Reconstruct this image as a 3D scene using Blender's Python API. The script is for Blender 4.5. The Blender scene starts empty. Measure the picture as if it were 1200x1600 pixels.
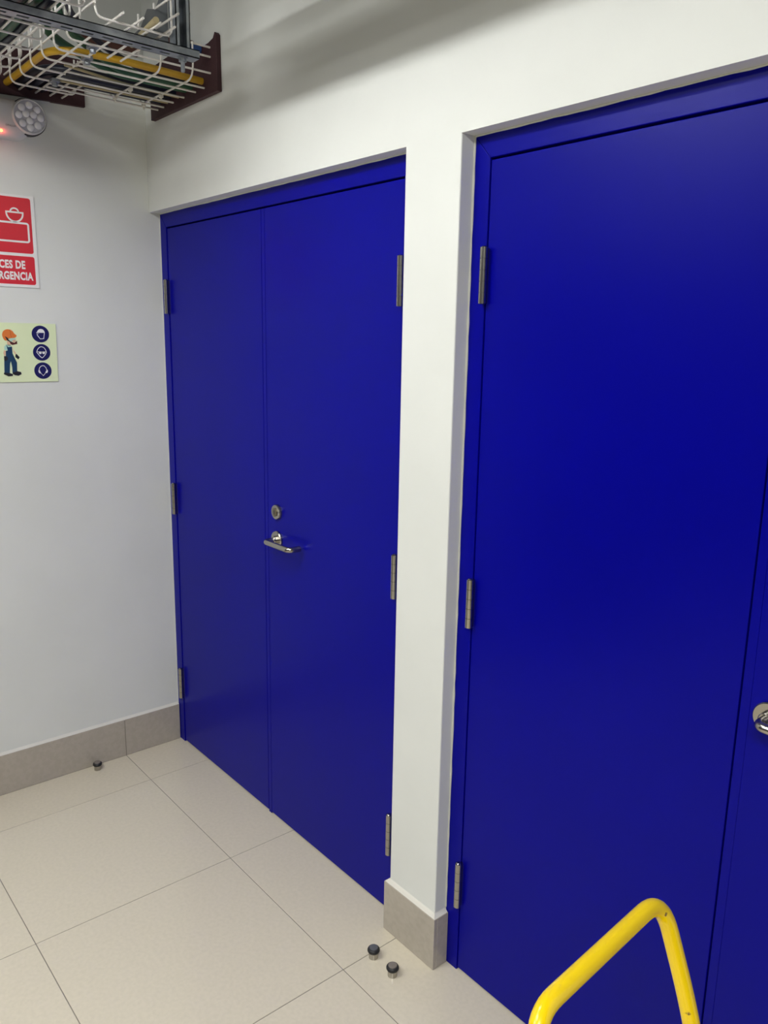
import bpy, bmesh, math, random
from mathutils import Vector, Matrix

random.seed(7)
S = bpy.context.scene
COL = S.collection

# ------------------------------------------------------------------ camera
CAM = (2.8909, -1.3052, 1.6302)
YAW, PIT, ROL, FPX = 0.8701, -0.2099, 0.0179, 1254.03
fw_ = Vector((-math.sin(YAW) * math.cos(PIT), math.cos(YAW) * math.cos(PIT), math.sin(PIT)))
r0 = Vector((math.cos(YAW), math.sin(YAW), 0)); u0 = r0.cross(fw_)
rr = r0 * math.cos(ROL) + u0 * math.sin(ROL)
uu = -r0 * math.sin(ROL) + u0 * math.cos(ROL)
cam_data = bpy.data.cameras.new('camera')
cam = bpy.data.objects.new('camera', cam_data); COL.objects.link(cam)
M3 = Matrix((rr, uu, -fw_)).transposed()
cam.matrix_world = Matrix.Translation(CAM) @ M3.to_4x4()
cam_data.sensor_fit = 'VERTICAL'; cam_data.sensor_height = 24.0
cam_data.lens = FPX / 1600 * 24.0
cam_data.clip_start = 0.02
S.camera = cam

# ------------------------------------------------------------------ world, exposure
w = bpy.data.worlds.new('world'); S.world = w; w.use_nodes = True
w.node_tree.nodes['Background'].inputs[0].default_value = (0.8, 0.85, 1, 1)
w.node_tree.nodes['Background'].inputs[1].default_value = 0.05
S.view_settings.view_transform = 'Standard'
S.view_settings.look = 'None'
S.view_settings.exposure = 0.04
S.view_settings.gamma = 1.0
S.view_settings.use_curve_mapping = False
TUBE_POWER = 77.0           # emission of the suspended twin-tube lamp
PANEL_POWER = 15.5          # emission of the unseen ceiling panels added as fill light
LAMP_COL = (1.0, 1.0, 0.965)

# ------------------------------------------------------------------ dimensions (metres)
D = 0.0405                   # depth of the door recess
XP1, XP2 = 1.398, 1.579      # pillar
H = 2.068                    # lintel
FW = 0.0475                  # frame width
ZF = 2.017                   # top of leaves
XE = 2.978                   # right end of second opening
ROOM_X, ROOM_Y, ROOM_Z = 4.6, -4.6, 3.0
BT, BH = 0.0115, 0.154
TILE, TX, TY = 0.6, 0.2388, -0.1931
TUBE_LAMP = (1.30, -1.00, 2.58)
FILL_PANELS = [(1.40, -2.0), (3.6, -2.3), (0.75, -3.25)]

# ------------------------------------------------------------------ materials
def mat(name, col, rough=0.5, metal=0.0, spec=0.5, emit=None, strength=0.0, coat=0.0, coat_rough=0.1):
    m = bpy.data.materials.new(name); m.use_nodes = True
    b = m.node_tree.nodes['Principled BSDF']
    b.inputs['Base Color'].default_value = (*col, 1)
    b.inputs['Roughness'].default_value = rough
    b.inputs['Metallic'].default_value = metal
    b.inputs['Specular IOR Level'].default_value = spec
    b.inputs['Coat Weight'].default_value = coat
    b.inputs['Coat Roughness'].default_value = coat_rough
    if emit:
        b.inputs['Emission Color'].default_value = (*emit, 1)
        b.inputs['Emission Strength'].default_value = strength
    return m

def noise_mix(m, col2, scale, detail=4, lo=0.4, hi=0.6, fac=1.0):
    nt = m.node_tree; b = nt.nodes['Principled BSDF']
    tc = nt.nodes.new('ShaderNodeTexCoord'); n = nt.nodes.new('ShaderNodeTexNoise')
    n.inputs['Scale'].default_value = scale; n.inputs['Detail'].default_value = detail
    mr = nt.nodes.new('ShaderNodeMapRange'); mr.inputs['From Min'].default_value = lo; mr.inputs['From Max'].default_value = hi
    mr.inputs['To Max'].default_value = fac
    mx = nt.nodes.new('ShaderNodeMix'); mx.data_type = 'RGBA'
    mx.inputs[6].default_value = b.inputs['Base Color'].default_value[:]
    mx.inputs[7].default_value = (*col2, 1)
    geo = nt.nodes.new('ShaderNodeNewGeometry')
    nt.links.new(geo.outputs['Position'], n.inputs['Vector'])
    nt.links.new(n.outputs['Fac'], mr.inputs['Value']); nt.links.new(mr.outputs['Result'], mx.inputs[0])
    nt.links.new(mx.outputs[2], b.inputs['Base Color'])

def bump(m, scale, strength, dist=0.002, detail=4):
    nt = m.node_tree; b = nt.nodes['Principled BSDF']
    geo = nt.nodes.new('ShaderNodeNewGeometry'); n = nt.nodes.new('ShaderNodeTexNoise')
    n.inputs['Scale'].default_value = scale; n.inputs['Detail'].default_value = detail
    bp = nt.nodes.new('ShaderNodeBump'); bp.inputs['Strength'].default_value = strength; bp.inputs['Distance'].default_value = dist
    nt.links.new(geo.outputs['Position'], n.inputs['Vector'])
    nt.links.new(n.outputs['Fac'], bp.inputs['Height']); nt.links.new(bp.outputs['Normal'], b.inputs['Normal'])

WALL = mat('wall_paint', (0.775, 0.795, 0.770), 0.55, spec=0.3); noise_mix(WALL, (0.75, 0.77, 0.745), 3.0); bump(WALL, 9, 0.25, 0.004, 6)
WALLD = mat('bounce_cut_grey', (0.10, 0.10, 0.105), 0.7)  # unseen walls made dark to cut bounce light and door reflections
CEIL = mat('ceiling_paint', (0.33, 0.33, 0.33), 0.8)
BLUE = mat('blue_enamel', (0.0006, 0.0008, 0.25), 0.30, spec=0.11)
noise_mix(BLUE, (0.0006, 0.0008, 0.235), 1.5); bump(BLUE, 160, 0.03, 0.0006, 2)
GAP = mat('gap_shade', (0.002, 0.002, 0.02), 0.7)
STEEL = mat('brushed_steel', (0.42, 0.40, 0.36), 0.20, 1.0); bump(STEEL, 300, 0.05, 0.0005)
DSTEEL = mat('dark_brass_steel', (0.25, 0.22, 0.16), 0.3, 1.0)
TILEM = mat('polished_porcelain', (0.72, 0.655, 0.525), 0.10, spec=0.45)
noise_mix(TILEM, (0.68, 0.62, 0.495), 90, 3, 0.35, 0.7)
BASEM = mat('baseboard_porcelain', (0.47, 0.425, 0.365), 0.22, spec=0.4); noise_mix(BASEM, (0.44, 0.40, 0.34), 60)
GROUT = mat('grout', (0.23, 0.21, 0.18), 0.9)
MORTAR = mat('white_filler', (0.74, 0.72, 0.66), 0.7)
CAULK = mat('white_sealant', (0.62, 0.63, 0.58), 0.35)
WIRE = mat('white_coated_wire', (0.80, 0.78, 0.74), 0.4)
GALV = mat('galvanised_steel', (0.42, 0.45, 0.48), 0.45, 0.75); noise_mix(GALV, (0.30, 0.33, 0.37), 25)
DGALV = mat('dull_steel_plate', (0.20, 0.21, 0.22), 0.5, 0.6)
MAROON = mat('maroon_sealant_board', (0.045, 0.012, 0.017), 0.65); bump(MAROON, 40, 0.4, 0.004)
BROWN = mat('red_brown_sleeve', (0.10, 0.035, 0.025), 0.5)
NAVY = mat('navy_cable', (0.008, 0.010, 0.025), 0.4)
GREENC = mat('green_cable', (0.02, 0.085, 0.04), 0.4)
GREYC = mat('grey_cable', (0.16, 0.16, 0.16), 0.5)
CREAMC = mat('cream_cable', (0.45, 0.38, 0.22), 0.5)
YELC = mat('yellow_conduit', (0.62, 0.36, 0.015), 0.4); noise_mix(YELC, (0.52, 0.30, 0.02), 12)
BLUEC = mat('blue_cable', (0.02, 0.06, 0.20), 0.4)
YELLOW = mat('yellow_enamel', (0.88, 0.62, 0.0), 0.22, spec=0.5, coat=0.3)
noise_mix(YELLOW, (0.16, 0.08, 0.01), 45, 5, 0.69, 0.73)
RUBBER = mat('black_rubber', (0.012, 0.012, 0.014), 0.5)
CAPG = mat('grey_rubber', (0.10, 0.105, 0.12), 0.55)
CAPB = mat('brown_grey_rubber', (0.20, 0.175, 0.155), 0.55)
PLASTIC = mat('light_grey_plastic', (0.62, 0.62, 0.63), 0.35)
LENSBASE = mat('reflector', (0.60, 0.60, 0.70), 0.25, 0.5)
LENS = mat('lens_plastic', (0.85, 0.85, 0.90), 0.08, spec=0.7)
DARKP = mat('dark_plastic', (0.03, 0.03, 0.035), 0.4)
LED = mat('red_indicator', (1, 0.1, 0.05), 0.3, emit=(1.0, 0.12, 0.04), strength=9.0)
SWHITE = mat('sign_white', (0.88, 0.88, 0.87), 0.3)
SRED = mat('sign_red', (0.68, 0.028, 0.045), 0.3)
SGREEN = mat('sign_pale_green', (0.80, 0.90, 0.58), 0.35)
SNAVY = mat('sign_navy', (0.008, 0.008, 0.10), 0.35)
SORANGE = mat('print_orange', (0.75, 0.20, 0.04), 0.4)
SSKIN = mat('print_skin', (0.78, 0.52, 0.35), 0.4)
SAQUA = mat('print_aqua', (0.45, 0.72, 0.62), 0.4)
SDENIM = mat('print_denim', (0.008, 0.045, 0.11), 0.4)
SBLACK = mat('print_black', (0.015, 0.015, 0.02), 0.4)
SBEARD = mat('print_brown', (0.10, 0.02, 0.02), 0.4)
TUBEM = mat('lamp_tube', (0.9, 0.9, 0.9), 0.5, emit=LAMP_COL, strength=TUBE_POWER)
DIFF = mat('fill_diffuser', (0.9, 0.9, 0.9), 0.5, emit=LAMP_COL, strength=PANEL_POWER * 0.70)
DIFF3 = mat('fill_diffuser_rear', (0.9, 0.9, 0.9), 0.5, emit=LAMP_COL, strength=PANEL_POWER)
DIFF2 = mat('fill_diffuser_bright', (0.9, 0.9, 0.9), 0.5, emit=LAMP_COL, strength=PANEL_POWER * 2.6)
LAMPB = mat('lamp_housing', (0.7, 0.7, 0.7), 0.5)
CABM = mat('cabinet_paint', (0.06, 0.06, 0.065), 0.5)
TYRE = mat('grey_tyre', (0.05, 0.05, 0.05), 0.7)

# ------------------------------------------------------------------ helpers
class MB:
    def __init__(self): self.v = []; self.f = []; self.smooth = []
    def poly(self, verts, faces, smooth=False):
        o = len(self.v); self.v += [tuple(p) for p in verts]
        self.f += [tuple(i + o for i in q) for q in faces]; self.smooth += [smooth] * len(faces); return self
    def box(self, x0, x1, y0, y1, z0, z1):
        return self.poly([(x0,y0,z0),(x1,y0,z0),(x1,y1,z0),(x0,y1,z0),(x0,y0,z1),(x1,y0,z1),(x1,y1,z1),(x0,y1,z1)],
            [(0,3,2,1),(4,5,6,7),(0,1,5,4),(1,2,6,5),(2,3,7,6),(3,0,4,7)])
    def tube(self, pts, r, n=8, caps=True):
        P = [Vector(p) for p in pts]; rings = []
        t = (P[1] - P[0]).normalized()
        a = t.cross(Vector((0, 0, 1)))
        if a.length < 1e-3: a = t.cross(Vector((1, 0, 0)))
        a.normalize()
        vs = []; fs = []
        for i, p in enumerate(P):
            if i == 0: tt = (P[1] - P[0]).normalized()
            elif i == len(P) - 1: tt = (P[-1] - P[-2]).normalized()
            else: tt = ((P[i+1] - P[i]).normalized() + (P[i] - P[i-1]).normalized()).normalized()
            a = (a - tt * a.dot(tt)).normalized(); b = tt.cross(a)
            rad = r[i] if isinstance(r, (list, tuple)) else r
            for k in range(n):
                q = 2 * math.pi * k / n
                vs.append(p + (a * math.cos(q) + b * math.sin(q)) * rad)
        for i in range(len(P) - 1):
            for k in range(n):
                fs.append((i*n+k, i*n+(k+1) % n, (i+1)*n+(k+1) % n, (i+1)*n+k))
        self.poly(vs, fs, True)
        if caps:
            o = len(self.v) - len(vs)
            self.f.append(tuple(o + k for k in range(n))[::-1]); self.smooth.append(False)
            self.f.append(tuple(o + (len(P)-1)*n + k for k in range(n))); self.smooth.append(False)
        return self
    def lathe(self, prof, c, axis='z', n=28, smooth=True):
        """prof: list of (radius, height) along axis from point c."""
        vs = []; fs = []
        for r_, h in prof:
            for k in range(n):
                q = 2 * math.pi * k / n; ca, sa = r_ * math.cos(q), r_ * math.sin(q)
                if axis == 'z': vs.append((c[0]+ca, c[1]+sa, c[2]+h))
                elif axis == '-y': vs.append((c[0]+ca, c[1]-h, c[2]+sa))
                elif axis == 'x': vs.append((c[0]+h, c[1]+ca, c[2]+sa))
                elif axis == 'y': vs.append((c[0]-ca, c[1]+h, c[2]+sa))
        for i in range(len(prof) - 1):
            for k in range(n): fs.append((i*n+k, i*n+(k+1) % n, (i+1)*n+(k+1) % n, (i+1)*n+k))
        self.poly(vs, fs, smooth)
        o = len(self.v) - len(vs)
        self.f.append(tuple(o + k for k in range(n))[::-1]); self.smooth.append(False)
        self.f.append(tuple(o + (len(prof)-1)*n + k for k in range(n))); self.smooth.append(False)
        return self
    def prism(self, pts, axis, lo, hi):
        """extrude polygon; axis x: pts are (y,z); y: (x,z); z: (x,y)"""
        def mk(a, b, h): return {'x': (h, a, b), 'y': (a, h, b), 'z': (a, b, h)}[axis]
        n = len(pts)
        vs = [mk(a, b, lo) for a, b in pts] + [mk(a, b, hi) for a, b in pts]
        fs = [tuple(range(n))[::-1], tuple(range(n, 2*n))] + [(i, (i+1) % n, n+(i+1) % n, n+i) for i in range(n)]
        return self.poly(vs, fs)
    def mesh(self, name, m, bevel=0.0, seg=2):
        me = bpy.data.meshes.new(name); me.from_pydata(self.v, [], self.f)
        me.polygons.foreach_set('use_smooth', self.smooth)
        bm = bmesh.new(); bm.from_mesh(me)
        bmesh.ops.recalc_face_normals(bm, faces=bm.faces)
        if bevel:
            es = [e for e in bm.edges if len(e.link_faces) == 2 and e.calc_face_angle(0) > 0.6]
            bmesh.ops.bevel(bm, geom=es, offset=bevel, segments=seg, affect='EDGES', profile=0.5)
        bm.to_mesh(me); bm.free()
        if any(self.smooth): me.set_sharp_from_angle(angle=math.radians(38))
        me.materials.append(m); return me
    def build(self, name, m, parent=None, bevel=0.0, seg=2):
        return link(name, self.mesh(name, m, bevel, seg), parent)

def link(name, me, parent=None, loc=None):
    o = bpy.data.objects.new(name, me); COL.objects.link(o)
    if parent: o.parent = parent; o.matrix_parent_inverse = Matrix.Translation(-world_loc(parent))
    if loc: o.location = loc
    return o
def world_loc(o):
    v = Vector(o.location)
    return v if not o.parent else v        # every parent mesh is built in world coordinates
def empty(name, loc=(0, 0, 0)):
    o = bpy.data.objects.new(name, None); COL.objects.link(o); o.location = loc; o.empty_display_size = 0.1; return o
def tag(o, label, cat, group=None, kind=None):
    o['label'] = label; o['category'] = cat
    if group: o['group'] = group
    if kind: o['kind'] = kind
    return o

def round_path(pts, rad, seg=5):
    """polyline with rounded corners"""
    P = [Vector(p) for p in pts]; out = [P[0]]
    for i in range(1, len(P) - 1):
        r_ = rad[i-1] if isinstance(rad, (list, tuple)) else rad
        d1 = (P[i-1] - P[i]); d2 = (P[i+1] - P[i])
        l = min(r_, d1.length * 0.49, d2.length * 0.49)
        a = P[i] + d1.normalized() * l; b = P[i] + d2.normalized() * l
        for k in range(seg + 1):
            t = k / seg; out.append(a * (1-t)**2 + P[i] * 2*t*(1-t) + b * t*t)
    out.append(P[-1]); return out

def rrect(y0, y1, z0, z1, r, n=6):
    pts = []
    for cy, cz, a0 in ((y1-r, z1-r, 0), (y0+r, z1-r, 90), (y0+r, z0+r, 180), (y1-r, z0+r, 270)):
        for k in range(n + 1):
            a = math.radians(a0 + 90 * k / n); pts.append((cy + r*math.cos(a), cz + r*math.sin(a)))
    return pts

# ================================================================== the room
fl = MB().box(0, ROOM_X, ROOM_Y, 0.16, -0.05, -0.0012).build('floor', GROUT)
tag(fl, 'floor of large glossy cream porcelain tiles with thin dark joints', 'floor', kind='structure')
j = 0.0011
xs = [0.0] + [TX + k * TILE for k in range(0, 8) if TX + k*TILE < ROOM_X] + [ROOM_X]
ys = [0.16] + [TY - k * TILE for k in range(0, 9) if TY - k*TILE > ROOM_Y] + [ROOM_Y]
tile_mesh = {}
for a, b in zip(xs[:-1], xs[1:]):
    for c, d in zip(ys[:-1], ys[1:]):
        wx, wy = b - a - 2*j, c - d - 2*j
        key = (round(wx, 4), round(wy, 4))
        if key not in tile_mesh:
            tile_mesh[key] = MB().box(0, wx, -wy, 0, -0.008, 0.0).mesh('floor_tile', TILEM, 0.0008, 1)
        o = link('floor_tile', tile_mesh[key], fl, (a + j, c - j, 0))

wl = MB().box(-0.15, 0, ROOM_Y - 0.15, 0.3, -0.05, ROOM_Z).build('wall_left', WALL)
tag(wl, 'pale grey painted wall carrying the safety signs', 'wall', kind='structure')
m = MB()
m.box(0, ROOM_X, 0, 0.2, H, ROOM_Z)
m.box(XP1, XP2, 0, 0.2, -0.04, H)
m.box(XE, ROOM_X, 0, 0.2, -0.04, H)
wb = m.build('wall_back', WALL)
tag(wb, 'off-white painted wall with two recessed door openings and a narrow pillar between', 'wall', kind='structure')
bm = bmesh.new(); bm.from_mesh(wb.data)
es = [e for e in bm.edges if len(e.link_faces) == 2 and e.calc_face_angle(0) > 0.6 and all(abs(v.co.y) < 1e-4 for v in e.verts)
      and abs(e.verts[0].co.x - e.verts[1].co.x) + abs(e.verts[0].co.z - e.verts[1].co.z) > 0.05]
es = [e for e in es if abs(e.verts[0].co.z - e.verts[1].co.z) > 0.5]
bmesh.ops.bevel(bm, geom=es, offset=0.003, segments=2, affect='EDGES', profile=0.5)
bm.to_mesh(wb.data); bm.free()
wr = MB().box(ROOM_X, ROOM_X + 0.15, ROOM_Y - 0.15, 0.3, -0.05, ROOM_Z).build('wall_right', WALLD)
tag(wr, 'wall on the far right side of the room, darkened to cut bounce light', 'wall', kind='structure')
wf = MB().box(0, ROOM_X, ROOM_Y - 0.15, ROOM_Y, -0.05, ROOM_Z).build('wall_front', WALLD)
tag(wf, 'wall opposite the blue doors, darkened to cut bounce light and reflections', 'wall', kind='structure')
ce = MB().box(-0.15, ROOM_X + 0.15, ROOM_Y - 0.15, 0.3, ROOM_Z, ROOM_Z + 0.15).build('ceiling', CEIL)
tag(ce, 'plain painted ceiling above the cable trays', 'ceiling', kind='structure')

# baseboards: skirting tiles with a filler fillet on top
def skirt_tile(parent, x0, x1, y0, y1):
    return MB().box(x0, x1, y0, y1, 0.001, BH - 0.002).build('skirting_tile', BASEM, parent, 0.0008, 1)
bl = empty('baseboard_left', (0, -1, 0)); tag(bl, 'greige tile baseboard along the wall with the signs', 'baseboard', kind='structure')
yy = [D - 0.001, TY, TY - .6, TY - 1.2, TY - 1.8, TY - 2.4, TY - 3.0, TY - 3.6, ROOM_Y]
for a, b in zip(yy[:-1], yy[1:]): skirt_tile(bl, 0, BT, b + j, a - j)
MB().box(0, BT - 0.0015, ROOM_Y, D - 0.002, 0.0, BH - 0.004).build('grout_bed', GROUT, bl)
MB().prism([(0, BH - 0.003), (BT - 0.001, BH - 0.003), (0, BH + 0.006)], 'y', ROOM_Y, D - 0.002).build('filler', MORTAR, bl)
bb = empty('baseboard_back', ((XP1 + XP2) / 2, 0, 0)); tag(bb, 'greige tile baseboard wrapped around the foot of the pillar', 'baseboard', kind='structure')
skirt_tile(bb, XP1 - BT, XP2 + BT, -BT, 0)
skirt_tile(bb, XP2, XP2 + BT, 0.0005, D - 0.001)
skirt_tile(bb, XP1 - BT, XP1, 0.0005, D - 0.001)
m = MB()
zt, zb = BH + 0.007, BH - 0.003
o4 = [(XP1 - BT + .001, D - .002), (XP1 - BT + .001, -BT + .001), (XP2 + BT - .001, -BT + .001), (XP2 + BT - .001, D - .002)]
i4 = [(XP1, D - .002), (XP1, 0), (XP2, 0), (XP2, D - .002)]
for k in range(3):
    (a, b), (c, d), (e, f), (g, h) = o4[k], o4[k+1], i4[k], i4[k+1]
    m.poly([(a, b, zb), (c, d, zb), (g, h, zt), (e, f, zt), (e, f, zb), (g, h, zb)], [(0, 1, 2, 3), (3, 2, 5, 4), (0, 4, 5, 1), (0, 3, 4), (1, 5, 2)])
m.build('filler', MORTAR, bb)
b2 = empty('baseboard_right', (3.8, 0, 0)); tag(b2, 'greige tile baseboard right of the second blue door', 'baseboard', kind='structure')
for k in range(3): skirt_tile(b2, XE + .001 + k * .54, min(XE + .001 + (k+1) * .54 - .002, ROOM_X), -BT, 0)

# ================================================================== doors
HZ = [(1.834, 1.714), (1.0815, 0.9613), (0.3229, 0.1968)]
def hinge(parent, x, z0, z1):
    r = 0.0088; m = MB(); n = 5; yc = D - 0.009; h = (z0 - z1) / n
    for k in range(n):
        a = z1 + k * h
        m.lathe([(r, 0.0004), (r, h - .0004)], (x, yc, a), n=18)
    m.lathe([(r * .6, 0), (r * .6, z0 - z1)], (x, yc, z1), n=12)
    m.lathe([(r * .8, 0), (r * .5, .002)], (x, yc, z0), n=12)
    m.box(x - .004, x + .004, D - .004, D + .01, z1 + .001, z0 - .001)
    return m.build('hinge', STEEL, parent)
def lever_set(parent, x, z, sgn=1):
    y0 = D + 0.003
    MB().lathe([(.0285, 0), (.0285, .006), (.0265, .0085), (.012, .0085)], (x, y0, z), '-y', 36).build('rosette', STEEL, parent)
    r = .0092; yo = D - .046
    pts = round_path([(x, y0 - .005, z), (x, yo, z), (x + sgn*.138, yo, z), (x + sgn*.138, y0 - .010, z)], [.016, .05], 8)
    MB().tube(pts, r, 14).lathe([(.0135, 0), (.0135, .010), (.0115, .012)], (x, y0 - .0085, z), '-y', 24).build('lever_handle', STEEL, parent)
def lock(parent, x, z):
    y0 = D + 0.003
    MB().lathe([(.0245, 0), (.0245, .007), (.0225, .0105), (.0165, .0112)], (x, y0, z), '-y', 36).build('lock_escutcheon', STEEL, parent)
    MB().lathe([(.0135, .0108), (.0135, .0135), (.0125, .0142)], (x, y0, z), '-y', 28).build('lock_cylinder', DSTEEL, parent)
    MB().box(x - .0014, x + .0014, y0 - .0149, y0 - .0135, z - .007, z + .006).build('keyhole', DARKP, parent)

def make_door(name, x0, x1, xs, label, handle_x, with_lock):
    root = empty(name, ((x0 + x1) / 2, D, 0)); tag(root, label, 'door', kind='structure')
    g = 0.003; yb = D + 0.055
    a, b = x0 + 0.0012, x1 - 0.0012
    # frame members, mitred at the head
    MB().prism([(a, 0), (x0 + FW, 0), (x0 + FW, ZF), (a, H - .001)], 'y', D, yb).build('frame_jamb', BLUE, root, 0.0015, 2)
    MB().prism([(x1 - FW, 0), (b, 0), (b, H - .001), (x1 - FW, ZF)], 'y', D, yb).build('frame_jamb', BLUE, root, 0.0015, 2)
    MB().prism([(x0 + FW + .0003, ZF), (x1 - FW - .0003, ZF), (b - .0003, H - .001), (a + .0003, H - .001)], 'y', D, yb).build('frame_head', BLUE, root, 0.0015, 2)
    # rebate behind the leaves, coloured near-black to stand for shade in the gaps
    MB().box(x0, x1, D + .048, D + .06, 0.0, H).build('rebate_stop', GAP, root)
    ll = MB().box(x0 + FW + g * .6, xs - g / 2, D + .003, D + .045, 0.007, ZF - .0045).build('door_leaf', BLUE, root, 0.0012, 2)
    rl = MB().box(xs + g / 2, x1 - FW - g, D + .003, D + .045, 0.007, ZF - .0045).build('door_leaf', BLUE, root, 0.0012, 2)
    MB().prism([(xs + g/2 + .001, D + .0034), (xs + g/2 + .018, D + .0034), (xs + g/2 + .018, D + .0020), (xs + g/2 + .001, D + .0020)], 'z', 0.002, ZF - .006).build('meeting_strip', BLUE, rl, 0.0005, 1)
    for za, zb in HZ:
        hinge(ll, x0 + FW + .0018, za, zb); hinge(rl, x1 - FW + .0015, za, zb)
    lever_set(rl, handle_x, 1.003)
    if with_lock: lock(rl, handle_x + .002, 1.094)
    return root
make_door('door_1', 0.0, XP1, 0.6922, 'blue steel double door in the corner beside the safety signs', 0.768, True)
make_door('door_2', XP2, XE, 2.2852, 'blue steel double door right of the pillar, behind the yellow handle', 2.341, False)

# sealant beads where plaster meets the frames
def bead(name, parent, pts, r):
    P = []; R = []
    for i in range(len(pts) - 1):
        A, B = Vector(pts[i]), Vector(pts[i+1]); n = max(2, int((B - A).length / 0.03))
        for k in range(n):
            P.append(A.lerp(B, k / n)); R.append(r * random.uniform(0.6, 1.35))
    P.append(Vector(pts[-1])); R.append(r)
    return MB().tube(P, R, 6).build(name, CAULK, parent)
bead('sealant_bead', wb, [(XP2 + .001, D, BH + .01), (XP2 + .001, D, H - .001)], .0035)
bead('sealant_bead', wb, [(XP2 + .001, D, H - .001), (XE - .001, D, H - .001)], .0028)
bead('sealant_bead', wl, [(0.001, D, BH + .008), (0.001, D, H - .001)], .0018)
bead('sealant_bead', wb, [(0.001, D, H - .001), (XP1, D, H - .001)], .002)

# ================================================================== door stops
def door_stop(x, y, cap, label):
    root = empty('door_stop', (x, y, 0)); tag(root, label, 'door stop', 'floor door stops')
    MB().lathe([(.0128, 0), (.0128, .0195), (.010, .0195)], (x, y, 0), n=28).build('steel_post', STEEL, root)
    MB().lathe([(.0125, .018), (.0155, .0185), (.0168, .0215), (.0168, .0245), (.015, .0280), (.0122, .0295), (.0115, .0295)], (x, y, 0), n=28).build('rubber_ring', RUBBER, root)
    MB().lathe([(.0118, .028), (.0118, .0305), (.0108, .0318), (.005, .0320)], (x, y, 0), n=28).build('top_cap', cap, root)
door_stop(0.046, -0.322, CAPB, 'small steel door stop against the baseboard below the signs')
door_stop(1.455, -0.103, CAPG, 'steel door stop with dark blue-grey cap, nearer the first blue door')
door_stop(1.535, -0.104, CAPB, 'steel door stop with brownish grey cap, nearer the pillar corner')

# ================================================================== signs on the left wall
def flat(name, pts, m, parent, x, t=0.0005): return MB().prism(pts, 'x', x - t, x).build(name, m, parent)
def stroke(mb, pts, wd, x, closed=False, t=0.0005):
    n = len(pts); L = []; R = []
    for i in range(n):
        p = Vector(pts[i])
        if closed: a, b = Vector(pts[i-1]), Vector(pts[(i+1) % n])
        else: a, b = Vector(pts[max(i-1, 0)]), Vector(pts[min(i+1, n-1)])
        d1 = (p - a); d2 = (b - p)
        d1 = d1.normalized() if d1.length > 1e-9 else d2.normalized()
        d2 = d2.normalized() if d2.length > 1e-9 else d1
        tt = (d1 + d2).normalized(); nn = Vector((-tt.y, tt.x)); k = wd / 2 / max(0.5, nn.dot(Vector((-d2.y, d2.x))))
        L.append(p + nn * k); R.append(p - nn * k)
    vs = [(x, q.x, q.y) for q in L] + [(x, q.x, q.y) for q in R]
    fs = [(i, (i+1) % n, n + (i+1) % n, n + i) for i in range(n if closed else n - 1)]
    mb.poly(vs, fs); return mb
def arc(cy, cz, r, a0, a1, n=16, ry=None):
    return [(cy + r*math.cos(math.radians(a0 + (a1-a0)*k/n)), cz + (ry or r)*math.sin(math.radians(a0 + (a1-a0)*k/n))) for k in range(n+1)]
def text_mesh(name, body, size, m, parent, y_right, z, x, sx=1.0, bold=0.0):
    cu = bpy.data.curves.new(name, 'FONT'); cu.body = body; cu.size = size; cu.align_x = 'RIGHT'; cu.offset = bold; cu.fill_mode = 'FRONT'
    cu.resolution_u = 3; cu.space_character = 1.07
    t = bpy.data.objects.new(name + '_tmp', cu); COL.objects.link(t)
    dg = bpy.context.evaluated_depsgraph_get(); me = bpy.data.meshes.new_from_object(t.evaluated_get(dg))
    COL.objects.unlink(t); bpy.data.objects.remove(t)
    xm = max(v.co.x for v in me.vertices)
    for v in me.vertices:
        v.co = Vector((x, y_right + (v.co.x - xm) * sx, z + v.co.y))
    me.materials.clear(); me.materials.append(m); me.name = name
    return link(name, me, parent)

s1 = empty('safety_sign', (0, -0.505, 1.78)); tag(s1, 'red and white emergency lights sign, upper of two signs', 'sign')
y0, y1 = -0.610, -0.4005
MB().box(0.0005, .0035, y0, y1, 1.783, 2.0735).build('sign_panel', SWHITE, s1, 0.0006, 1)
xq = .0039
flat('red_field', rrect(y0 + .0115, y1 - .0118, 1.8920, 2.0655, .007), SRED, s1, xq)
flat('red_field', rrect(y0 + .0115, y1 - .0108, 1.7925, 1.8825, .007), SRED, s1, xq)
pic = MB(); yc = (y0 + y1) / 2; xw = xq + .0004
stroke(pic, rrect(yc - (-.424 - yc), -.424, 1.928, 1.9862, .006), .006, xw, True)
for s in (-1, 1):
    cy = yc + s * (-.4640 - yc)
    stroke(pic, arc(cy, 2.0165, .0255, 180, 360, 18, .0270), .0052, xw)
    stroke(pic, [(cy - .028, 2.0185), (cy + .028, 2.0185)], .0052, xw)
    stroke(pic, arc(cy, 2.0195, .0125, 0, 180, 12, .0115), .0048, xw)
pic.build('lamp_pictogram', SWHITE, s1)
text_mesh('lettering', 'LUCES DE', .0345, SWHITE, s1, -.4420, 1.8432, xw, .70, .0014)
text_mesh('lettering', 'EMERGENCIA', .0340, SWHITE, s1, -.4190, 1.8076, xw, .70, .0014)

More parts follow.
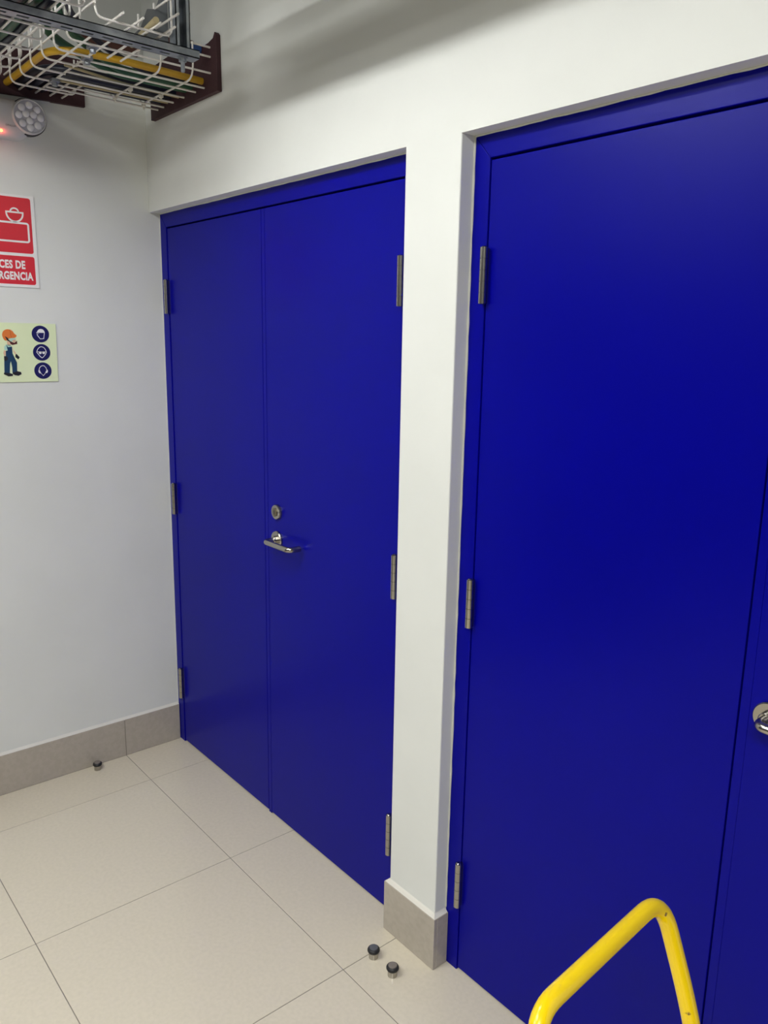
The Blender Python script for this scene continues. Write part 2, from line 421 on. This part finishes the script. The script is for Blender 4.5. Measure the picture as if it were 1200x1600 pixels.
s2 = empty('safety_sign', (0, -0.5, 1.47)); tag(s2, 'pale green protective equipment sign with cartoon worker, lower of two signs', 'sign')
MB().prism([(-.655, 1.4725), (-.3592, 1.4735), (-.3562, 1.6672), (-.655, 1.6680)], 'x', .0005, .004).build('sign_panel', SGREEN, s2, 0.0005, 1)
xa, xb, xc = .0044, .0048, .0052
PR = [
 ('skin_print', SSKIN, xa, [(-.5180,1.6090),(-.5123,1.6074),(-.5063,1.5979),(-.5075,1.5927),(-.5174,1.5952)]),
 ('skin_print', SSKIN, xa, [(-.5295,1.5778),(-.5237,1.5769),(-.5259,1.5596),(-.5292,1.5595),(-.5318,1.5691)]),
 ('skin_print', SSKIN, xa, [(-.5013,1.5866),(-.4993,1.5797),(-.4917,1.5675),(-.4946,1.5631),(-.5005,1.5744)]),
 ('shirt_print', SAQUA, xa, [(-.5214,1.5969),(-.5073,1.5953),(-.5052,1.5901),(-.5113,1.5866),(-.5162,1.5882),(-.5187,1.5778),(-.5277,1.5786),(-.5277,1.5899)]),
 ('helmet_print', SORANGE, xa, [(-.5180,1.6090),(-.5261,1.6106),(-.5317,1.6243),(-.5306,1.6346),(-.5254,1.6425),(-.5151,1.6470),(-.5052,1.6455),(-.4973,1.6405),(-.4929,1.6319),(-.4848,1.6268),(-.4905,1.6189),(-.5056,1.6178),(-.5142,1.6151)]),
 ('goggle_print', SAQUA, xa, [(-.5124,1.6169),(-.4905,1.6181),(-.4909,1.6137),(-.5031,1.6066),(-.5081,1.6074)]),
 ('strap_print', SBLACK, xb, [(-.5234,1.6244),(-.5140,1.6177),(-.5099,1.6056),(-.5178,1.6107)]),
 ('mask_print', SBEARD, xa, [(-.5127,1.6125),(-.5032,1.6057),(-.4951,1.6024),(-.4861,1.6094),(-.4860,1.5990),(-.4920,1.5980),(-.5015,1.5953),(-.5071,1.5987)]),
 ('skin_print', SSKIN, xb, [(-.5011,1.6110),(-.4909,1.6128),(-.4905,1.6068),(-.4984,1.6032)]),
 ('overalls_print', SDENIM, xb, [(-.5209,1.5969),(-.5162,1.5882),(-.5035,1.5901),(-.5035,1.5675),(-.4914,1.5377),(-.4930,1.5042),(-.5082,1.5044),(-.5078,1.5219),(-.5104,1.5430),(-.5136,1.5342),(-.5169,1.5009),(-.5334,1.5046),(-.5301,1.5587),(-.5250,1.5596),(-.5238,1.5761),(-.5178,1.5778)]),
 ('glove_print', SBLACK, xb, [(-.4946,1.5631),(-.4910,1.5666),(-.4816,1.5552),(-.4864,1.5482),(-.4912,1.5526),(-.4952,1.5552)]),
 ('glove_print', SBLACK, xc, [(-.5309,1.5595),(-.5202,1.5569),(-.5192,1.5482),(-.5263,1.5430),(-.5312,1.5448)]),
 ('boot_print', SBLACK, xc, [(-.5341,1.5055),(-.5167,1.5036),(-.5069,1.4999),(-.5082,1.4938),(-.5217,1.4926),(-.5362,1.5003)]),
 ('boot_print', SBLACK, xc, [(-.5073,1.5052),(-.4926,1.5095),(-.4809,1.5067),(-.4797,1.4996),(-.4895,1.4944),(-.5012,1.4963),(-.5084,1.5017)]),
]
for n, m_, x, pts in PR:
    if n in ('helmet_print',):   # round the outline
        q = []
        for i in range(len(pts)):
            a, b, c = Vector(pts[i-1]), Vector(pts[i]), Vector(pts[(i+1) % len(pts)])
            q += [tuple(b.lerp(a, .25)), tuple(b.lerp(c, .25))]
        pts = q
    flat(n, pts, m_, s2, x, .0003)
hp = MB(); stroke(hp, [(-.508, 1.6455), (-.505, 1.637), (-.505, 1.628), (-.503, 1.620)], .0012, xb); hp.build('helmet_rib_print', mat('print_dark_orange', (.5, .1, .02), .4), s2)
for cz in (1.6328, 1.5718, 1.5105):
    flat('icon_disc_print', arc(-.4090, cz, .0286, 0, 354, 60, .0278)[:-1], SNAVY, s2, xa, .0003)
ic = MB()
stroke(ic, [(-.4200,1.6359),(-.4197,1.6289),(-.4109,1.6167),(-.3995,1.6177),(-.3960,1.6373)], .0020, xb)
ic.poly([(xb, a, b) for a, b in [(-.4236,1.6368),(-.4200,1.6395),(-.4180,1.6440),(-.4130,1.6484),(-.4069,1.6500),(-.4005,1.6482),(-.3965,1.6440),(-.3944,1.6370)]], [tuple(range(8))])
ic.poly([(xb, a, b) for a, b in [(-.4172,1.6330),(-.4138,1.6335),(-.4150,1.6352),(-.4168,1.6350)]], [(0,1,2,3)])
ic.build('icon_print', SWHITE, s2)
ic = MB()
stroke(ic, [(-.4254,1.5722),(-.4238,1.578),(-.4201,1.5846),(-.4150,1.5892),(-.4092,1.5910),(-.4035,1.5892),(-.3990,1.5857),(-.3955,1.579),(-.3938,1.5723),(-.3979,1.5643),(-.4050,1.556),(-.4092,1.5535),(-.4140,1.557),(-.4182,1.5624)], .0020, xb, True)
ic.poly([(xb, a, b) for a, b in arc(-.4142, 1.5706, .0046, 0, 340, 18)], [tuple(range(19))])
ic.poly([(xb, a, b) for a, b in arc(-.4030, 1.5706, .0046, 0, 340, 18)], [tuple(range(19))])
stroke(ic, [(-.4236,1.5738),(-.3948,1.5738)], .0014, xb)
ic.build('icon_print', SWHITE, s2)
ic = MB()
stroke(ic, [(-.4220,1.5120),(-.4203,1.5195),(-.4146,1.5258),(-.4090,1.5275),(-.4040,1.5266),(-.3983,1.5194),(-.3965,1.512)], .0022, xb)
stroke(ic, [(-.4190,1.508),(-.4163,1.5015),(-.4089,1.4935),(-.4020,1.5015),(-.3995,1.508)], .0015, xb)
ic.poly([(xb, a, b) for a, b in [(-.4205,1.5169),(-.4240,1.5125),(-.4245,1.5070),(-.4215,1.5016),(-.4171,1.5016),(-.4192,1.5106)]], [tuple(range(6))])
ic.poly([(xb, a, b) for a, b in [(-.3976,1.5167),(-.3935,1.5125),(-.3927,1.5080),(-.3958,1.5025),(-.4003,1.5022),(-.3985,1.51)]], [tuple(range(6))])
ic.build('icon_print', SWHITE, s2)

# ================================================================== emergency light on the left wall
em = empty('emergency_light', (0, -0.53, 2.24)); tag(em, 'grey twin-head emergency light with glowing red indicator above the signs', 'emergency light')
YC = -.535
body = []
for k, (ins, x) in enumerate([(0, 0.0), (0, .030), (.004, .044), (.014, .054), (.028, .058)]):
    body.append([(x, a, b) for a, b in rrect(-.668 + ins, -.402 - ins, 2.236 + ins * .8, 2.352 - ins * .8, .045 - ins * .5, 8)])
m = MB(); n = len(body[0]); vs = [p for ring in body for p in ring]
fs = [(i*n+k, i*n+(k+1) % n, (i+1)*n+(k+1) % n, (i+1)*n+k) for i in range(len(body)-1) for k in range(n)]
m.poly(vs, fs, True); o_ = len(vs); m.f.append(tuple(range(o_-n, o_))); m.smooth.append(False); m.f.append(tuple(range(n))[::-1]); m.smooth.append(False)
m.build('housing', PLASTIC, em)
for s in (1, -1):
    c = (0.0, YC + s * .122, 2.3045)
    hd = MB().lathe([(.040, .015), (.0515, .030), (.0530, .058), (.0515, .064), (.0490, .066), (.0470, .062)], c, 'x', 44).build('lamp_head', PLASTIC, em)
    MB().lathe([(.0560, .034), (.0560, .051)], c, 'x', 44).build('shadow_ring', DARKP, hd)
    MB().lathe([(.0470, .060), (.0470, .0622)], c, 'x', 40).build('reflector', LENSBASE, hd)
    spots = [(.033, a) for a in range(0, 360, 45)] + [(.013, 30), (.013, 150), (.013, 270)]
    lm = None
    for rad, a in spots:
        yy_, zz_ = c[1] + rad * math.cos(math.radians(a)), c[2] + rad * math.sin(math.radians(a))
        MB().lathe([(.0112, .0620), (.0102, .0648), (.0075, .0668), (.0030, .0678)], (0, yy_, zz_), 'x', 14).build('led_lens', LENS, hd)
ledo = MB().lathe([(.0045, .055), (.0045, .060), (.003, .062), (.001, .0626)], (0, -.5005, 2.2500), 'x', 14).build('indicator_led', LED, em)
pl = bpy.data.lights.new('indicator_glow', 'POINT'); pl.energy = .018; pl.color = (1, .10, .06); pl.shadow_soft_size = .004
plo = bpy.data.objects.new('indicator_glow', pl); COL.objects.link(plo); plo.parent = em
plo.matrix_parent_inverse = Matrix.Translation(-Vector(em.location)); plo.location = (.066, -.5005, 2.238)
text_mesh('maker_print', 'OPALUX', .0075, GREYC, em, -.4560, 2.2665, .0590, 1.0, .0001)

# ================================================================== firestop boards
fd = MB().prism([(.083, 2.357), (.551, 2.357), (.549, 2.512), (.541, 2.520), (.53, 2.506), (.50, 2.500), (.47, 2.499), (.43, 2.507), (.39, 2.520), (.35, 2.530), (.083, 2.520)], 'y', -.016, -.0005).build('firestop_board', MAROON, None, .0008, 1)
tag(fd, 'maroon firestop board on the door wall where the wire tray ends', 'firestop')
fs_ = MB().prism([(-.216, 2.3765), (-.216, 2.520), (-.86, 2.520), (-.86, 2.366), (-.48, 2.3700), (-.40, 2.3735), (-.396, 2.3715), (-.33, 2.3745), (-.325, 2.3725)], 'x', .0005, .014).build('firestop_board', MAROON, None, .0008, 1)
tag(fs_, 'maroon firestop board on the sign wall above the emergency light', 'firestop')
fu = MB().prism([(-.225, 2.606), (-.212, 2.578), (-.02, 2.574), (-.02, 2.625), (-.225, 2.625)], 'x', .0005, .016).build('firestop_board', BROWN, None, .0008, 1)
tag(fu, 'narrow red-brown firestop strip in the corner just above the galvanised channel', 'firestop')

# ================================================================== wire basket trays
WR = .0030; ZT = 2.3855
def wire(parent, name, pts, r=WR, n=6): return MB().tube(pts, r, n).build(name, WIRE, parent)
def U(plane, pos, a0, a1, z, h, left=True, right=True, rad=.022):
    P = []
    if left: P += [(a0, z + h)]
    P += [(a0, z), (a1, z)]
    if right: P += [(a1, z + h)]
    P3 = [(pos, a, b) if plane == 'yz' else (a, pos, b) for a, b in P]
    return round_path(P3, rad, 4)

# tray into the sign wall, from the free end by the channel
tb = empty('wire_tray', (.4, -.37, ZT)); tag(tb, 'white wire basket tray running into the sign wall, with yellow conduit inside', 'cable tray', 'white wire basket trays')
BY0, BY1 = -.472, -.274
for y in (-.425, -.375): wire(tb, 'long_wire', [(.0, y, ZT + .005), (.845, y, ZT + .005)])
for y in (-.330, -.292): wire(tb, 'long_wire', [(.0, y, ZT + .005), (.20, y, ZT + .005)]); wire(tb, 'long_wire', [(.50, y, ZT + .005), (.845, y, ZT + .005)])
for z in (2.425, 2.472):
    wire(tb, 'long_wire', [(.0, BY0 + .005, z), (.84, BY0 + .005, z)])
    wire(tb, 'long_wire', [(.706, BY1 - .005, z), (.84, BY1 - .005, z)])
for k in range(8):
    x = .092 + k * .0995
    wire(tb, 'cross_wire', U('yz', x, BY0, BY1, ZT, .105, True, True) if k in (0, 5, 6, 7) else U('yz', x, BY0, -.375, ZT, .105, True, False))
for (x, y) in ((.205, -.378), (.475, -.378), (.575, -.40)):
    MB().prism([(x - .014, y - .012), (x + .014, y - .012), (x + .014, y + .012), (x - .014, y + .012)], 'z', ZT - .006, ZT + .004).lathe([(.009, -.016), (.009, -.006)], (x, y, ZT), n=6, smooth=False).build('splice_clamp', GALV, tb, .001, 1)

# tray into the door wall
ta = empty('wire_tray', (.33, -.2, ZT)); tag(ta, 'white wire basket tray running into the door wall firestop board', 'cable tray', 'white wire basket trays')
for x in (.141, .185, .257, .334, .413, .470): wire(ta, 'long_wire', [(x, -.385, ZT - .005), (x, -.010, ZT - .005)])
for z in (2.413, 2.458, 2.484): wire(ta, 'long_wire', [(.512, -.30, z), (.512, -.010, z)])
for z in (2.425, 2.475): wire(ta, 'long_wire', [(.135, -.28, z), (.135, -.010, z)])
for y in (-.077, -.178): wire(ta, 'cross_wire', U('xz', y, .130, .518, ZT, .10, True, True, .04))
for (x, y) in ((.165, -.078), (.18, -.18), (.30, -.079), (.30, -.180)):
    MB().box(x - .008, x + .008, y - .005, y + .005, ZT - .011, ZT - .002).box(x - .002, x + .002, y - .003, y + .003, ZT - .020, ZT - .010).build('cable_tie', MORTAR, ta, .001, 1)

# long tray over the channel, running out above the room
tc = empty('wire_tray', (.5, -.66, ZT)); tag(tc, 'leftmost white wire basket tray, filled with dark cables', 'cable tray', 'white wire basket trays')
CY0, CY1 = -.81, -.510
for y in (-.765, -.715, -.665, -.615, -.565): wire(tc, 'long_wire', [(.0, y, ZT + .005), (.925, y, ZT + .005)])
for y in (CY0 + .005, CY1 - .005):
    for z in (2.425, 2.475): wire(tc, 'long_wire', [(.0, y, z), (.925, y, z)])
cm = None; x = .038
while x < .93:
    if cm is None:
        o = wire(tc, 'cross_wire', U('yz', x, CY0, CY1, ZT, .10)); cm = o.data; xb0 = x
    else:
        o = link('cross_wire', cm, tc, (x - xb0, 0, 0))
    x += .098

# galvanised support: slotted channel, post and gusset bracket
st = empty('strut_channel', (.7345, -.5, 2.3615)); tag(st, 'galvanised slotted channel carrying the wire trays', 'channel')
x0, x1, z0, z1 = .7145, .7550, 2.3615, 2.3824; ya, yb_ = -.95, -.1790
m = MB(); t = .0025
sl, sw = .028, .011; cs = []; y = -.940 + .0
ycs = [-.2190 - .0508 * k for k in range(15)]
ycs = sorted([c for c in ycs if c - sl/2 > ya + .005])
# bottom face with slots: side rails and webs
xc_ = (x0 + x1) / 2
m.box(x0, xc_ - sw/2, ya, yb_, z0, z0 + t); m.box(xc_ + sw/2, x1, ya, yb_, z0, z0 + t)
prev = ya
for c in ycs:
    m.box(xc_ - sw/2, xc_ + sw/2, prev, c - sl/2, z0, z0 + t); prev = c + sl/2
m.box(xc_ - sw/2, xc_ + sw/2, prev, yb_, z0, z0 + t)
m.box(x0, x0 + t, ya, yb_, z0, z1); m.box(x1 - t, x1, ya, yb_, z0, z1)
m.box(x0, x0 + .010, ya, yb_, z1 - t, z1); m.box(x1 - .010, x1, ya, yb_, z1 - t, z1)
m.build('channel_body', GALV, st)
m = MB().lathe([(.014, -.003), (.014, 0)], (xc_, -.219, z0), n=20).lathe([(.0105, -.011), (.0105, -.003)], (xc_, -.219, z0), n=6, smooth=False).lathe([(.0045, -.036), (.0055, -.034), (.0055, .0)], (xc_, -.219, z0), n=12)
m.build('hanger_bolt', GALV, st)
po = empty('support_post', (.725, -.22, 2.383)); tag(po, 'upright galvanised post with gusset bracket standing on the slotted channel end', 'post')
zb_ = z1 + .0003
m = MB(); px0, px1, py0, py1 = .7050, .7460, -.2410, -.2000
m.box(px0, px1, py0, py0 + .0025, zb_, ROOM_Z - .001).box(px0, px0 + .0025, py0, py1, zb_, ROOM_Z - .001).box(px0, px1, py1 - .0025, py1, zb_, ROOM_Z - .001)
m.box(px1 - .0025, px1, py0, py0 + .010, zb_, ROOM_Z - .001).box(px1 - .0025, px1, py1 - .010, py1, zb_, ROOM_Z - .001)
m.build('post_channel', GALV, po)
MB().prism([(-.1995, zb_), (-.1880, zb_), (-.1765, 2.488), (-.1995, 2.501)], 'x', .698, .702).build('gusset_plate', DGALV, po)
MB().prism([(-.2415, zb_ + .006), (-.341, zb_ + .012), (-.318, 2.420), (-.298, 2.468), (-.275, 2.473), (-.262, 2.505), (-.2415, 2.52)], 'x', .698, .702).build('gusset_plate', DGALV, po)

# ------------------------------------------------------------------ cables
def cable(name, pts, r, m, label, rad=.12, group=None, n=10):
    o = MB().tube(round_path(pts, rad, 8), r, n).build(name, m)
    return tag(o, label, 'cable', group)
cable('conduit', [(.014, -.462, 2.404), (.44, -.460, 2.404), (.462, -.28, 2.406), (.458, -.016, 2.402)], .0100, YELC, 'thick yellow conduit curving along the wire trays between both walls', .18)
for i in range(4):
    y = -.428 + i * .036; x = .268 - i * .036 + .0
    z = ZT + .021
    cable('power_cable', [(.014, y, z), (x, y, z), (x, -.016, z)], .0125, NAVY, ['outermost', 'second outermost', 'second innermost', 'innermost'][i] + ' of the navy cables bent through the tray corner', .12, 'navy cables bent through the tray corner')
cable('green_cable', [(.85, -.60, 2.475), (.63, -.515, 2.500), (.53, -.467, 2.449), (.46, -.40, 2.438), (.385, -.25, ZT + .018), (.385, -.016, ZT + .018)], .0120, GREENC, 'green cable dropping from the leftmost tray towards the door wall', .03)
cable('green_cable', [(.62, -.60, 2.483), (.50, -.515, 2.500), (.42, -.467, 2.449), (.37, -.40, 2.438), (.345, -.25, ZT + .018), (.345, -.016, ZT + .018)], .0120, GREENC, 'second green cable towards the door wall, left of its twin', .03)
cable('power_cable', [(.88, -.575, 2.482), (.70, -.515, 2.498), (.60, -.467, 2.449), (.50, -.38, 2.444), (.44, -.30, 2.430), (.42, -.18, ZT + .016), (.42, -.016, ZT + .016)], .0085, NAVY, 'thin black cable beside the yellow conduit', .03)
cable('ground_wire', [(.20, -.36, ZT + .005), (.215, -.016, ZT + .003)], .0038, CREAMC, 'thin cream wire along the bottom of the door wall tray, leftmost', .05, 'thin wires in the trays')
cable('ground_wire', [(.36, -.40, ZT + .004), (.30, -.20, ZT + .006), (.295, -.016, ZT + .004)], .0040, CREAMC, 'thin cream wire in the middle of the door wall tray', .05, 'thin wires in the trays')
cable('ground_wire', [(.62, -.31, ZT + .014), (.83, -.335, ZT + .014)], .0080, CREAMC, 'short yellowish cable end lying at the free tray end by the post', .02, 'thin wires in the trays')
ORD = ['first', 'second', 'third', 'fourth', 'fifth', 'sixth']
cnt = {}
for yy_, rad, m_, top in [(-.566, .011, NAVY, 0), (-.592, .012, GREENC, 0), (-.623, .016, NAVY, 0), (-.657, .015, NAVY, 0), (-.687, .012, GREENC, 0), (-.718, .016, NAVY, 0), (-.753, .016, NAVY, 0), (-.787, .015, NAVY, 0),
                          (-.640, .014, NAVY, 1), (-.672, .013, GREYC, 1), (-.703, .014, NAVY, 1), (-.736, .015, NAVY, 1)]:
    z = ZT + .010 + rad + (.030 if top else 0)
    pts = [(.015 + k * .055, yy_ + .003 * math.sin(k * .9), z + .001 * math.sin(k * 1.7 + yy_ * 40)) for k in range(17)]
    o = MB().tube(pts, rad, 10).build('green_cable' if m_ is GREENC else 'grey_cable' if m_ is GREYC else 'power_cable', m_)
    col = 'green' if m_ is GREENC else 'grey' if m_ is GREYC else 'dark navy'
    key = (col, top); c = cnt.get(key, 0); cnt[key] = c + 1
    where = 'lying on the others' if top else 'on the wires'
    tag(o, ('single ' if col == 'grey' else ORD[c] + ' ') + col + ' cable ' + where + ' in the leftmost tray, from its right', 'cable', 'cables in the leftmost tray')
cable('brown_sleeve', [(.40, -.016, 2.512), (.385, -.10, 2.514), (.375, -.135, 2.514)], .018, BROWN, 'short red-brown cable sleeve above the door wall firestop board', .03)
cable('blue_cable', [(.452, -.016, 2.492), (.440, -.075, 2.492)], .0125, BLUEC, 'short blue cable stub at the top of the door wall firestop board', .03)

# ================================================================== yellow trolley (only its handle reaches into view)
ct = empty('platform_trolley', (2.9, -.505, 0)); tag(ct, 'platform trolley with a bright yellow tube handle in front of the right door', 'trolley')
yr, yl = -.349, -.660
pts = round_path([(2.545, yr, .215), (2.458, yr, .68), (2.384, yr, .865), (2.405, yl, .865), (2.479, yl, .68), (2.545, yl, .215)], [.10, .05, .05, .10], 10)
MB().tube(pts, .0122, 18).build('push_handle', YELLOW, ct)
dk = MB().box(2.50, 3.30, -.755, -.255, .185, .205).build('deck', YELLOW, ct, .008, 2)
MB().box(2.495, 3.305, -.76, -.25, .172, .190).build('bumper', RUBBER, ct, .006, 2)
for x in (2.58, 3.22):
    for y in (-.70, -.31):
        wh = MB().lathe([(.035, -.014), (.0575, -.013), (.060, -.008), (.060, .008), (.0575, .013), (.035, .014)], (x, y, .0602), 'y', 28).build('caster_wheel', TYRE, ct)
        MB().box(x - .014, x + .014, y - .021, y - .017, .055, .174).box(x - .014, x + .014, y + .017, y + .021, .055, .174).box(x - .03, x + .03, y - .03, y + .03, .166, .173).build('caster_fork', GALV, wh)

# ================================================================== made-up dark cabinets out of view, added to darken the door reflections
for k, where in enumerate(('nearest the signs', 'in the middle of its row', 'farthest from the signs')):
    ye = -1.75 - k * .85
    cb = empty('added_dark_cabinet', (.3, ye - .42, 0)); tag(cb, 'made-up tall dark cabinet darkening the door reflections, against the sign wall, ' + where, 'cabinet', 'made-up dark cabinets along the sign wall')
    MB().box(.02, .55, ye - .82, ye - .02, .002, .10).build('plinth', RUBBER, cb)
    MB().box(.02, .57, ye - .84, ye, .10, 2.15).build('body', CABM, cb, .004, 1)
    dr = MB().box(.571, .592, ye - .825, ye - .015, .115, 2.135).build('door', CABM, cb, .004, 1)
    MB().box(.593, .615, ye - .79, ye - .765, 1.0, 1.16).build('handle', DARKP, dr, .004, 1)

# ================================================================== lamps above the frame, and casters added for the wall shadows
tk = empty('band_caster', (2.7, -.455, 2.415)); tag(tk, 'made-up trunking hung above the doors to cast the wall shadow band', 'trunking')  # long box invented out of view to cast the wall shadow band
MB().box(.935, 4.5, -.475, -.435, 2.406, 2.515).build('caster_body', DGALV, tk, .002, 1)
for x in (1.2, 2.4, 3.6): MB().tube([(x, -.455, 2.515), (x, -.455, ROOM_Z - .001)], .004, 8).build('hanger_rod', GALV, tk)
for k, (y, z) in enumerate(((-.40, 2.548), (-.36, 2.572))):  # unseen pipes added to cast the thin upper shadow stripes
    o = MB().tube([(.95, y, z), (4.5, y, z)], .010, 10).build('stripe_caster', GALV)
    tag(o, ('lower' if k == 0 else 'upper') + ' of two made-up pipes casting thin shadow stripes', 'conduit', 'made-up pipes for the shadow stripes')
def tube_lamp(x, y, z, label):
    root = empty('tube_lamp', (x, y, z)); tag(root, label, 'lamp')
    hl = .33
    MB().prism([(y - .045, z + .05), (y + .045, z + .05), (y + .085, z - .004), (y + .082, z - .006), (y + .040, z + .030), (y - .040, z + .030), (y - .082, z - .006), (y - .085, z - .004)], 'x', x - hl, x + hl).build('reflector_housing', LAMPB, root)
    for e in (-1, 1): MB().tube([(x + e * .25, y, z + .05), (x + e * .25, y, ROOM_Z - .001)], .003, 8).build('hanger_rod', GALV, root)
    for s_ in (-1, 1):
        MB().tube([(x - .30, y + s_ * .028, z), (x + .30, y + s_ * .028, z)], .013, 8).build('lamp_tube', TUBEM, root)
        for e in (-1, 1):
            MB().box(x + e * .31 - .009, x + e * .31 + .009, y + s_ * .028 - .012, y + s_ * .028 + .012, z - .015, z + .029).build('lamp_holder', LAMPB, root)
tube_lamp(*TUBE_LAMP, 'suspended twin-tube lamp above the floor in front of the blue doors')
def fill_panel(x, y, label, dm):  # unseen glowing panel added to balance the room light
    root = empty('ceiling_fill_panel', (x, y, ROOM_Z)); tag(root, label, 'fill lamp', 'added ceiling fill panels')
    MB().box(x - .61, x + .61, y - .31, y + .31, ROOM_Z - .03, ROOM_Z - .001).build('frame', LAMPB, root, .003, 1)
    MB().poly([(x - .59, y - .29, ROOM_Z - .031), (x + .59, y - .29, ROOM_Z - .031), (x + .59, y + .29, ROOM_Z - .031), (x - .59, y + .29, ROOM_Z - .031)], [(0, 3, 2, 1)]).build('diffuser', dm, root)
fill_panel(*FILL_PANELS[0], 'added ceiling fill panel nearest to the blue doors', DIFF)
fill_panel(*FILL_PANELS[1], 'added ceiling fill panel behind the camera, farther from the sign wall', DIFF2)
fill_panel(*FILL_PANELS[2], 'added ceiling fill panel at the rear left, close to the sign wall', DIFF3)
